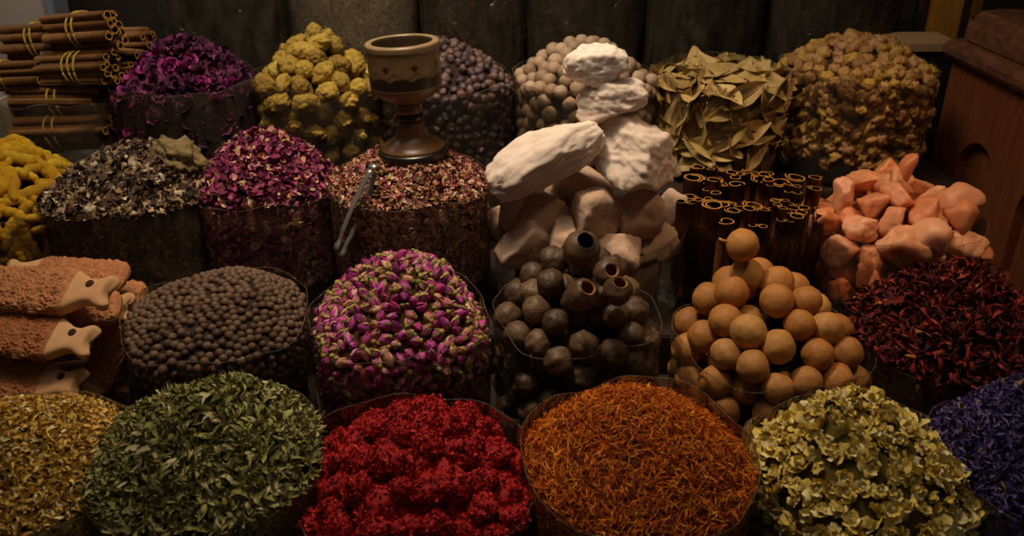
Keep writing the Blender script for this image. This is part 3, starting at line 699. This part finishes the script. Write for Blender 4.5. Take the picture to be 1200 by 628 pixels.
# ------------------------------------------------------------------ fourth row
H = Heap(217, 93, 166, 2.40, .115, 3, (.05, .1), 1.7, 2.5)
PR = [flower('purple_rose', M_stuff, [(6, .8, -.2, .1), (6, .75, 0, .6), (5, .6, .1, 1.0)], ['#64284e', '#783459', '#4e1e40', '#884264'], 20+s, .5, .16) for s in range(5)]
PR.append(flower('purple_rose', M_stuff, [(6, .8, -.2, .1), (6, .75, 0, .6), (5, .6, .1, 1.0)], ['#a02c78', '#b84490', '#8e2068'], 31, .5, .14))
P, Nn = H.poisson(.034, .2, .016, 9000)
b = bag(H, 'clear plastic bag of dried purple roses in the back row', .006, .01, 'dull')
filler(H, m_plain('purple_dark', '#2a0c22', .9), b, .03, .02)
pieces(H, 'purple_rose', 'dried dark purple rose bloom in the back row heap', 'dried flower', 'purple roses in the back row bag', PR, P, Nn, .022, .034, 'out', .6)
H = Heap(372, 90, 152, 2.40, .125, 3, (0, .05), 1.7, 2.5)
M_fig = m_rand('dried_fig_skin', ['#a68432', '#b8963a', '#8c6c26', '#c2a446'], .7, 3, .65, 1.12, .7, .006, .3, bscale=5)
FG = [lump('dried_fig', M_fig, 4, d, .22, 1.5, s, 3, .10, 4) for s, d in enumerate([(1.25, .9, .85), (1, 1, .9), (1.4, .85, .8), (1.1, .9, .95), (1.3, 1, .8)])]
P, Nn = H.poisson(.05, .2, .024, 6000); P2, N2 = H.poisson(.05, .2, .06, 4000, first=P)
b = bag(H, 'clear plastic bag of dried yellow figs left of the goblet', .0, .01)
filler(H, m_plain('fig_dark', '#3a300e', .9), b, .06, .05)
pieces(H, 'dried_fig', 'wrinkled yellow dried fig in the back row heap', 'dried fruit', 'yellow figs in the back row bag', FG, np.concatenate([P, P2]), np.concatenate([Nn, N2]), .023, .031)
H = Heap(522, 92, 158, 2.42, .105, 3, (.05, .1), 1.7, 2.5)
M_ber = m_rand('dried_berry_skin', ['#4a3438', '#5c4440', '#38282c', '#70544c', '#604030'], .4, 3, .6, 1.25, .6, .003, .5, bscale=6)
BE = [lump('dried_berry', M_ber, 3, d, .2, 1.6, s, 3, .08, 4) for s, d in enumerate([(1.1, .9, .8), (1, 1, .8), (1.2, .9, .75), (1, .9, .9)])]
P, Nn = H.poisson(.0225, .2, .011, 12000, 900)
b = bag(H, 'clear plastic bag of dark dried berries behind the goblet', .0, .012)
filler(H, M_dark, b, .02, .012)
pieces(H, 'dried_berry', 'small dark wrinkled dried berry in the back row heap', 'dried fruit', 'dark berries in the back row bag', BE, P, Nn, .0115, .0155, limit=300, fill=('dried_berry_fill', 'mass of dark dried berries low in the bag behind the goblet'))
H = Heap(685, 88, 168, 2.40, .10, 3, (-.05, .1), 1.8, 2.5)
M_wl = m_rand('pale_lime_skin', ['#a08468', '#b09478', '#8e7258', '#bc9c80'], .6, 2.5, .8, 1.1, .3, .002, .3, bscale=8)
WL = [lime('pale_lime', M_wl, 0, 0, .95, .06, .05, 40+s, nu=12, nv=18) for s in range(4)]
P, Nn = H.poisson(.036, .2, .02, 9000, 700)
b = bag(H, 'clear plastic bag of small beige dried limes behind the alum rocks', .0, .008)
filler(H, M_dark, b, .035, .02)
pieces(H, 'pale_lime', 'small beige dried lime in the back row heap behind the alum rocks', 'dried lime', 'beige limes in the back row bag', WL, P, Nn, .0185, .0215)
H = Heap(845, 92, 150, 2.40, .032, 3, (0, .1), 2.2, 2.5)
M_bay = m_rand('bay_leaf_skin', ['#ac8c50', '#c8a45e', '#947840', '#d4b474', '#7c6a38'], .55, 5, .75, 1.1, .2, .001, .4, bscale=12)
BY = [bay_leaf('bay_leaf', M_bay, s) for s in range(7)]
P, Nn = H.poisson(.036, .2, .006, 8000); P2, N2 = H.poisson(.045, .2, .02, 6000, first=P)
b = bag(H, 'clear plastic bag of dried bay leaves in the back row', .012, .03)
filler(H, m_plain('bay_dark', '#2a2610', .9), b, .03, .02)
pieces(H, 'bay_leaf', 'flat olive green dried bay leaf in the back row bag', 'bay leaf', 'bay leaves in the back row bag', BY, np.concatenate([P, P2]), np.concatenate([Nn, N2]), .11, .165, 'tangent', .34)
H = Heap(1006, 80, 170, 2.40, .085, 3, (-.05, .1), 1.8, 2.4)
M_fr = m_rand('frankincense_resin', ['#b0824a', '#c4964e', '#94683a', '#c89e3c', '#a87844', '#c09060'], .55, 2.5, .6, 1.15, .6, .004, .4, sss=.15, sssr=.01, bscale=6)
FK = [lump('resin_lump', M_fr, 3, d, .5, 1.8, s, 4, .16, 4) for s, d in enumerate([(1.1, .9, .8), (1, 1, .9), (1.3, .8, .8), (.9, .9, 1)])]
P, Nn = H.poisson(.031, .22, .014, 12000, 900)
b = bag(H, 'clear plastic bag of amber frankincense lumps in the back row', .004, .012)
filler(H, m_plain('resin_dark', '#3a2a18', .9), b, .028, .016)
pieces(H, 'resin_lump', 'lump of amber frankincense resin in the back row heap', 'resin', 'frankincense lumps in the back row bag', FK, P, Nn, .016, .024)
rock(1000, 50, 2.42, (.04, .035, .035), 141, (.3, 0, .4), 'largest resin lump, topmost of the frankincense heap', None, M_fr, 'resin_lump', 'resin', sub=3, amp=.2)

# cinnamon stick bundles
M_cs = m_rand('cinnamon_stick_bark', ['#7c5228', '#8e6232', '#684420', '#9a6c3a'], .65, 40, .65, 1.12, .4, .002, .25)
M_tw = m_plain('yellow_twine', '#b8943c', .8, 200, .7, 1.1)
def bundle(a, b_, R, n, label, seed, ties=2):
    a, b_ = np.array(a), np.array(b_); z = unit(b_-a); x = unit(np.cross(z, [0, 0, 1.0])); y = np.cross(z, x); L = np.linalg.norm(b_-a)
    r = bpy.data.objects.new('cinnamon_bundle', None); COL.objects.link(r); r.location = a; r.rotation_mode = 'QUATERNION'; r.rotation_quaternion = Matrix(np.stack([x, y, z], 1).tolist()).to_quaternion()
    tag(r, label, 'cinnamon bundle', 'tied cinnamon bundles at the back left'); g = np.random.default_rng(seed); k = 0
    rq = R/math.sqrt(n)*.92
    for i in range(n):
        rr = R*.86*math.sqrt((i+.3)/n); th = i*2.39996; V, F = quill_v(L*g.uniform(.9, 1.04), rq*g.uniform(.85, 1.15), g.uniform(1, 1.6), seed*31+i, 18, 5, .2)
        zc_ = V[F[0]][:, :, 2]; mi = (np.ptp(zc_, axis=1) < 1e-4).astype(int)
        q = obj('cinnamon_stick', mesh('cinnamon_stick', V, F, [M_cs, M_ce], smooth=False, mi=mi), (rr*math.cos(th), rr*math.sin(th), g.uniform(-.02, .02)*L), parent=r)
    for j in range(ties):
        zz = L*(.45+.07*j); P = [(.94*R*math.cos(t), .94*R*math.sin(t), zz+.004*math.sin(t*2+j)) for t in np.linspace(0, 2*PI, 40)]
        V, F = tube(P, .0028, 6); obj('twine', mesh('twine', V, F, M_tw), parent=r)
BT = 'bundle of cinnamon sticks tied with yellow twine, '
bundle(at(63, 38, 2.42), at(138, 33, 2.33), .052, 12, BT+'topmost of the stack', 1)
bundle(at(10, 50, 2.46), at(84, 46, 2.44), .052, 12, BT+'upper left of the stack', 2)
bundle(at(112, 48, 2.55), at(181, 46, 2.50), .034, 9, BT+'upper right, beside the purple roses', 3)
bundle(at(100, 62, 2.47), at(168, 68, 2.42), .028, 6, BT+'low on the right under a smaller bundle', 4, 1)
bundle(at(53, 82, 2.40), at(137, 79, 2.30), .050, 18, BT+'below the topmost, cut ends facing right', 5, 3)
bundle(at(-40, 90, 2.41), at(56, 86, 2.38), .042, 12, BT+'middle left, running out of the frame', 6)
bundle(at(20, 118, 2.40), at(132, 118, 2.34), .050, 14, BT+'third layer down in the stack', 7)
bundle(at(10, 156, 2.38), at(138, 152, 2.32), .054, 14, BT+'lowest layer behind the turmeric', 8)
bundle(at(14, 132, 2.46), at(130, 136, 2.44), .055, 10, BT+'hidden at the back of the lower layers', 9)
# clear wrap round the lower bundles
H = Heap(78, 108, 140, 2.40, .01, 3, (0, 0), 2, 3.0)
bag(H, 'clear plastic bag round the lower cinnamon bundles', .0, .005, 'dull')

# ------------------------------------------------------------------ goblet and tongs
def goblet():
    base = HMIX.c+np.array([at(485, 183, 1.90)[0]-HMIX.c[0], 0, .060])
    r = bpy.data.objects.new('wooden_goblet', None); COL.objects.link(r); r.location = base; r.rotation_euler = (0, math.radians(-3), 0)
    tag(r, 'carved wooden goblet standing on the pinkish brown petal mix', 'goblet')
    mw = m_attr('turned_wood', .38, 40, .8, 1.1, .5); md = m_plain('dark_turned_wood', '#1c120c', .3, 30, spec=.6); mb = m_plain('amber_turned_wood', '#744c24', .3, 25, .7, 1.15, spec=.55, stretch=(8, 8, 1))
    pr = [(.078, .166), (.0785, .18), (.079, .20), (.079, .22), (.079, .235), (.0785, .243), (.0805, .246), (.0805, .257), (.078, .260), (.067, .260), (.065, .255), (.064, .235), (.060, .20), (.045, .172), (.01, .165)]
    lo = [(.026, .125), (.034, .129), (.050, .136), (.066, .146), (.075, .156), (.078, .164)]
    P = lo+pr; Q = []
    for (a, b_) in zip(P[:-1], P[1:]):
        k = max(1, int(math.hypot(a[0]-b_[0], a[1]-b_[1])/.0025)); Q += [(a[0]+(b_[0]-a[0])*i/k, a[1]+(b_[1]-a[1])*i/k) for i in range(k)]
    Q.append(P[-1]); n = 120; V, F = lathe(Q, n, True); rr = np.hypot(V[:, 0], V[:, 1]); a = np.arctan2(V[:, 1], V[:, 0]); z = V[:, 2]
    C = np.tile(lin('#806440'), (len(V), 1)); C[z < .166] = lin('#6e5028'); outer = rr > .0745
    band = outer & (z > .168) & (z < .188+.007*np.abs(np.sin(5*a))); C[band] = lin('#2c1c10')
    line = outer & (np.abs(z-(.198+.006*np.sin(10*a))) < .0018); C[line] = lin('#4a3018')
    dot = outer & (((np.mod(a, 2*PI/8)-PI/8)*.079)**2+(z-.215)**2 < .007**2); C[dot] = lin('#3a2412')
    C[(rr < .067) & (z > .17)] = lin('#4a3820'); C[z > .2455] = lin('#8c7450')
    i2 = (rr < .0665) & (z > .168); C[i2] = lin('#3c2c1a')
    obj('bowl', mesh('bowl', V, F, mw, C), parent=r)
    V, F = lathe([(.031, .104), (.0295, .112), (.028, .120), (.027, .126)], 48); obj('stem', mesh('stem', V, F, mb), parent=r)
    V, F = lathe([(.026, .083), (.031, .087), (.0335, .094), (.031, .101), (.027, .105)], 48); obj('stem_ring', mesh('stem_ring', V, F, md), parent=r)
    V, F = lathe([(.074, .021), (.071, .027), (.058, .036), (.046, .043), (.037, .052), (.033, .064), (.030, .078), (.028, .084)], 60); obj('foot', mesh('foot', V, F, mb), parent=r)
    V, F = lathe([(.068, .0), (.077, .003), (.080, .010), (.079, .017), (.075, .022)], 60); obj('base_ring', mesh('base_ring', V, F, md), parent=r)
goblet()
def tongs():
    T = at(437, 200, 1.765); B = at(396, 299, 1.69); mt = m_plain('brushed_steel', '#aaa29a', .28, 40, .7, 1.1, metal=.75)
    r = bpy.data.objects.new('charcoal_tongs', None); COL.objects.link(r); r.location = T; tag(r, 'small steel tongs hooked over the bag rim below the goblet', 'tongs')
    d = unit(B-T); L = np.linalg.norm(B-T); s = unit(np.cross(d, [0, 1.0, 0])); f = unit(np.cross(s, d)); s, f = s*math.cos(.95)+f*math.sin(.95), f*math.cos(.95)-s*math.sin(.95)
    W = .0085
    def strip(path, w, th):
        V = []; P = np.array(path)
        for i, p in enumerate(P):
            t = unit(P[min(i+1, len(P)-1)]-P[max(i-1, 0)]); nrm = unit(np.cross(f, t)); ww = w[i] if hasattr(w, '__len__') else w
            for a, b_ in ((-1, -1), (1, -1), (1, 1), (-1, 1)): V.append(p+f*a*ww+nrm*b_*th)
        k = len(P); F = [grid_faces(k, 4, True), np.array([(3, 2, 1, 0), (4*k-4, 4*k-3, 4*k-2, 4*k-1)])]; return np.array(V), F
    arc = [-d*.002+s*.008*math.cos(t)-d*.012*math.sin(t) for t in np.linspace(PI, 0, 9)]
    V, F = strip(arc, .010, .0012); obj('spring_bend', mesh('spring_bend', V, F, mt, smooth=False), parent=r)
    for sg in (-1, 1):
        pth, w = [], []
        for u in np.linspace(0, 1, 26):
            o = .010+.008*math.sin(PI*u*.9)*(1 if u < .8 else 1); tooth = .0016*(1 if (int(u*60) % 2) else -1)*(u > .72)
            pth.append(d*(L*u*(1 if sg > 0 else .97))+s*sg*(o+tooth)); w.append(.0068-.002*u+.0018*(u > .9))
        V, F = strip(pth, w, .0013); obj('arm', mesh('arm', V, F, mt, smooth=False), parent=r)
tongs()

# ------------------------------------------------------------------ carved chest, ledge, posts, crate
M_ch = m_plain('red_brown_wood', '#84492a', .5, 12, .7, 1.12, .15, spec=.4, stretch=(6, 6, .8))
M_chl = m_plain('worn_wood_moulding', '#6a4430', .3, 60, .55, 1.5, .35, spec=.9, stretch=(1, .4, 1))
chest = bpy.data.objects.new('carved_chest', None); COL.objects.link(chest); chest.location = (1.5, 2.1, 0)
tag(chest, 'red brown wooden chest with arched recess and moulded lid at right', 'chest')
def add_child(o): o.location = -Vector(chest.location); o.parent = chest; return o
bm = bmesh.new(); X0 = 1.27; ya, yb, za, zb = 1.72, 2.52, .0, 1.03; arches = [(1.95, .09), (2.27, .10)]; asp, abot, D = .765, .45, .028
def quad(bm, pts): bm.faces.new([bm.verts.new(p) for p in pts])
ys = ya
for (yc, r) in arches:
    quad(bm, [(X0, ys, za), (X0, yc-r, za), (X0, yc-r, zb), (X0, ys, zb)]); quad(bm, [(X0, yc-r, za), (X0, yc+r, za), (X0, yc+r, abot), (X0, yc-r, abot)])
    A = [(yc-r*math.cos(t), asp+r*math.sin(t)) for t in np.linspace(0, PI, 25)]
    for (p, q) in zip(A[:-1], A[1:]): quad(bm, [(X0, p[0], p[1]), (X0, q[0], q[1]), (X0, q[0], zb), (X0, p[0], zb)])
    ring = [(yc-r, abot)]+A+[(yc+r, abot)]
    for (p, q) in zip(ring, ring[1:]+ring[:1]): quad(bm, [(X0, *p), (X0, *q), (X0+D, *q), (X0+D, *p)])
    bm.faces.new([bm.verts.new((X0+D, *p)) for p in ring]); ys = yc+r
quad(bm, [(X0, ys, za), (X0, yb, za), (X0, yb, zb), (X0, ys, zb)])
quad(bm, [(X0, yb, za), (1.8, yb, za), (1.8, yb, zb), (X0, yb, zb)]); quad(bm, [(X0, ya, za), (1.8, ya, za), (1.8, ya, zb), (X0, ya, zb)])
quad(bm, [(1.8, ya, za), (1.8, yb, za), (1.8, yb, zb), (1.8, ya, zb)]); quad(bm, [(X0, ya, zb), (1.8, ya, zb), (1.8, yb, zb), (X0, yb, zb)]); quad(bm, [(X0, ya, za), (1.8, ya, za), (1.8, yb, za), (X0, yb, za)])
bmesh.ops.remove_doubles(bm, verts=bm.verts[:], dist=1e-5)
add_child(bm_obj('chest_body', bm, M_ch))
def sweep(name, prof, y0, y1, mat):
    bm = bmesh.new(); a = [bm.verts.new((x, y0, z)) for x, z in prof]; b_ = [bm.verts.new((x, y1, z)) for x, z in prof]; n = len(prof)
    for i in range(n): bm.faces.new([a[i], a[(i+1) % n], b_[(i+1) % n], b_[i]])
    bm.faces.new(a); bm.faces.new(b_[::-1]); bmesh.ops.bevel(bm, geom=[e for e in bm.edges if abs(e.verts[0].co.y-e.verts[1].co.y) < 1e-6 and e.verts[0].co.y > y1-.001], offset=.008, segments=2, affect='EDGES')
    return add_child(bm_obj(name, bm, mat))
sweep('cornice', [(1.30, 1.03), (1.268, 1.03), (1.262, 1.042), (1.245, 1.05), (1.238, 1.062), (1.238, 1.078), (1.246, 1.09), (1.262, 1.096), (1.8, 1.10), (1.8, 1.03)], 1.70, 2.54, M_chl)
sweep('lid', [(1.8, 1.10), (1.282, 1.10), (1.285, 1.135), (1.296, 1.15), (1.302, 1.165), (1.32, 1.176), (1.36, 1.18), (1.8, 1.185)], 1.72, 2.52, M_chl)

ledge = bpy.data.objects.new('low_cabinet', None); COL.objects.link(ledge); ledge.location = (1.2, 2.72, .8); tag(ledge, 'dark low cabinet with a pale board top behind the frankincense', 'cabinet')
M_dk = m_plain('dark_stained_wood', '#1e1610', .6, 20); M_pl = m_plain('pale_board', '#a8845c', .6, 20, .7, 1.1, stretch=(1, 8, 8)); M_post = m_plain('ochre_plank', '#9a6a24', .55, 14, .75, 1.1, stretch=(10, 10, 1))
for nm, args, mt in (('cabinet_body', (-.15, .13, -.08, .08, 0, .235), M_dk), ('board_top', (-.16, .145, -.09, .09, .235, .262), M_pl)): bm_obj(nm, box(*args, bev=.003), mt, parent=ledge)
o = bm_obj('wooden_post', box(1.335, 1.43, 2.84, 2.88, .80, 2.3, .004), M_post); tag(o, 'ochre wooden plank upright behind the low cabinet at right', 'post')
o = bm_obj('wooden_post', box(1.60, 1.625, 3.1, 3.13, 0, 2.3, .003), M_post); tag(o, 'thin ochre upright far behind the chest lid', 'post')
V, F = tube([(1.30, 2.86, .8), (1.30, 2.86, 2.3)], .014, 16); obj('metal_pole', mesh('metal_pole', V, F, m_plain('grey_metal', '#6c665e', .4, metal=.8)), label='thin grey pole just left of the ochre plank', cat='pole')
crate = bm_obj('storage_box', box(-1.8, -1.385, 2.28, 2.52, .76, .985, .01), m_plain('pale_grey_plastic', '#a49a88', .6, 8)); tag(crate, 'pale grey box at the left edge behind the turmeric', 'box')

# ------------------------------------------------------------------ tall bags along the back
def back_bag(cx, w, name, label, blabel, pal, core, tm, lo, hi, n, film='dull', Y=2.93, jit=(.6, 1.2)):
    H = Heap(cx, 20, w, Y, .08, 3, (0, 0), 2, 2.8); H.c = np.array([H.c[0], Y, 1.36]); H.depth = 1.36-.805
    P, Nn = H.sample(n, .42, .006); V, F, C = scatter(tm, P, Nn, lo, hi, .8, pal, None, jit, lift=(-.004, .003))
    cv, cf = H.core(); F = F+[f+len(V) for f in cf]; C = np.concatenate([C, np.tile(lin(core), (len(cv), 1))]); V = np.concatenate([V, cv])
    obj(name, mesh(name, V, F, M_stuff, C), H.c, label=label, cat='dried goods', kind='stuff'); bag(H, blabel, .02, .03, film, .010, .006)
back_bag(266, 146, 'dried_dark_herbs', 'dark olive dried herbs in the tall bag behind the purple roses', 'tall clear bag of dark olive herbs behind the purple roses', ['#4a4226', '#3a341e', '#5c5230', '#2c2416'], '#1c180e', T_green, .02, .035, 3500)
back_bag(414, 150, 'pale_powder', 'pale grey ground spice in the tall bag behind the yellow figs', 'tall clear bag of pale grey contents behind the yellow figs', ['#d0c4b0', '#dccfba', '#c0b29c'], '#d0c4b0', T_bits, .006, .011, 2500, jit=(.93, 1.05))
back_bag(552, 122, 'dried_brown_bark', 'brown bark pieces in the tall bag behind the dark berries', 'tall clear bag of brown bark behind the dark berries', ['#6a4a26', '#5a3e20', '#7a5830', '#4a3016'], '#3a2814', T_bits, .02, .035, 3000)
back_bag(681, 132, 'dried_olive_herbs', 'olive brown crumbled herbs in the tall bag behind the beige limes', 'tall clear bag of olive brown herbs behind the beige limes', ['#54482a', '#453a20', '#665832', '#3a3018'], '#2a2212', T_bits, .014, .026, 4000)
back_bag(818, 138, 'dried_black_leaves', 'near black dried leaves in the tall bag behind the bay leaves', 'tall dark bag behind the bay leaves', ['#2a241a', '#1e1a12', '#383022'], '#14100a', T_green, .025, .04, 2500)
back_bag(966, 150, 'dried_dark_bark', 'dark dried bark in the tall bag behind the frankincense', 'tall dark bag behind the frankincense heap', ['#2e2a1e', '#221e14', '#3c3626'], '#16120c', T_bits, .02, .035, 2500)

# ------------------------------------------------------------------ stand and room shell
st = bpy.data.objects.new('display_stand', None); COL.objects.link(st); tag(st, 'dark wooden stepped display stand carrying the spice bags', 'stand')
M_st = m_plain('stand_wood', '#2a1c14', .8, 10)
for (x0, x1, y0, y1, z1) in ((-1.6, 1.6, .74, 1.294, .45), (-1.7, 1.6, 1.294, 1.70, .50), (-1.9, 1.225, 1.70, 2.17, .60), (-1.9, 1.225, 2.17, 2.62, .76), (-1.9, 1.62, 2.62, 3.22, .80)):
    bm_obj('step', box(x0, x1, y0, y1, 0, z1, .004), M_st, parent=st)
M_wall = m_plain('dark_wall', '#2c241c', .9, 3); M_wl2 = m_plain('pale_left_wall', '#a89684', .85, 3, .85, 1.1); M_fl = m_plain('dark_floor', '#2a2420', .8, 6)
def struct(n, b, m): o = bm_obj(n, b, m); o['kind'] = 'structure'; return o
struct('floor', box(-3, 3, -.8, 3.6, -.05, 0), M_fl)
struct('wall_back', box(-3, 3, 3.55, 3.65, 0, 2.6), M_wall)
struct('wall_left', box(-3, at(56, 10, 3.3)[0], 3.3, 3.36, 0, 2.6), M_wl2)
struct('trim_1', box(at(55, 10, 3.27)[0], at(64, 10, 3.27)[0], 3.26, 3.38, 0, 2.6, .005), m_plain('blue_grey_trim', '#7c8490', .5, 5))

# ------------------------------------------------------------------ light
def area(loc, target, size, power, col, spread=PI):
    l = bpy.data.lights.new('fill_light', 'AREA'); l.size = size; l.energy = power; l.color = col; l.spread = spread; o = bpy.data.objects.new('fill_light', l); COL.objects.link(o)
    o.location = loc; o.rotation_euler = (Vector(target)-Vector(loc)).to_track_quat('-Z', 'Y').to_euler(); return o
def spot(loc, target, size, power, col, ang, blend=1):
    l = bpy.data.lights.new('spot', 'SPOT'); l.shadow_soft_size = size; l.energy = power; l.color = col; l.spot_size = math.radians(ang); l.spot_blend = blend
    o = bpy.data.objects.new('spot', l); COL.objects.link(o); o.location = loc; o.rotation_euler = (Vector(target)-Vector(loc)).to_track_quat('-Z', 'Y').to_euler(); return o
spot((-.35, 1.72, 2.9), (-.02, 1.62, .8), .08, 100, (1, .77, .53), 58)
spot((1.15, 1.45, 2.3), (.84, 1.76, .8), .08, 32, (1, .60, .30), 60)
area((0, 1.35, 3.0), (0, 1.7, .8), 1.4, 8, (1, .82, .64))
spot((-.95, 1.45, 2.4), (-.85, 1.46, .85), .08, 16, (1, .72, .46), 40)  # unseen spot added to brighten the clay foot scrubbers
area((-.4, 1.7, 2.9), (-.25, 2.8, 1.0), .8, 12.5, (1, .86, .68), math.radians(100))  # unseen fill added to lift the back rows
area((-1.7, 2.5, 2.3), (-1.9, 3.3, 1.1), .5, 4, (.95, .95, 1))  # unseen cool fill added to lighten the pale left wall
w = bpy.data.worlds.new('world'); SC.world = w; w.use_nodes = True; bg = w.node_tree.nodes['Background']; bg.inputs[0].default_value = (1, .9, .82, 1); bg.inputs[1].default_value = .03
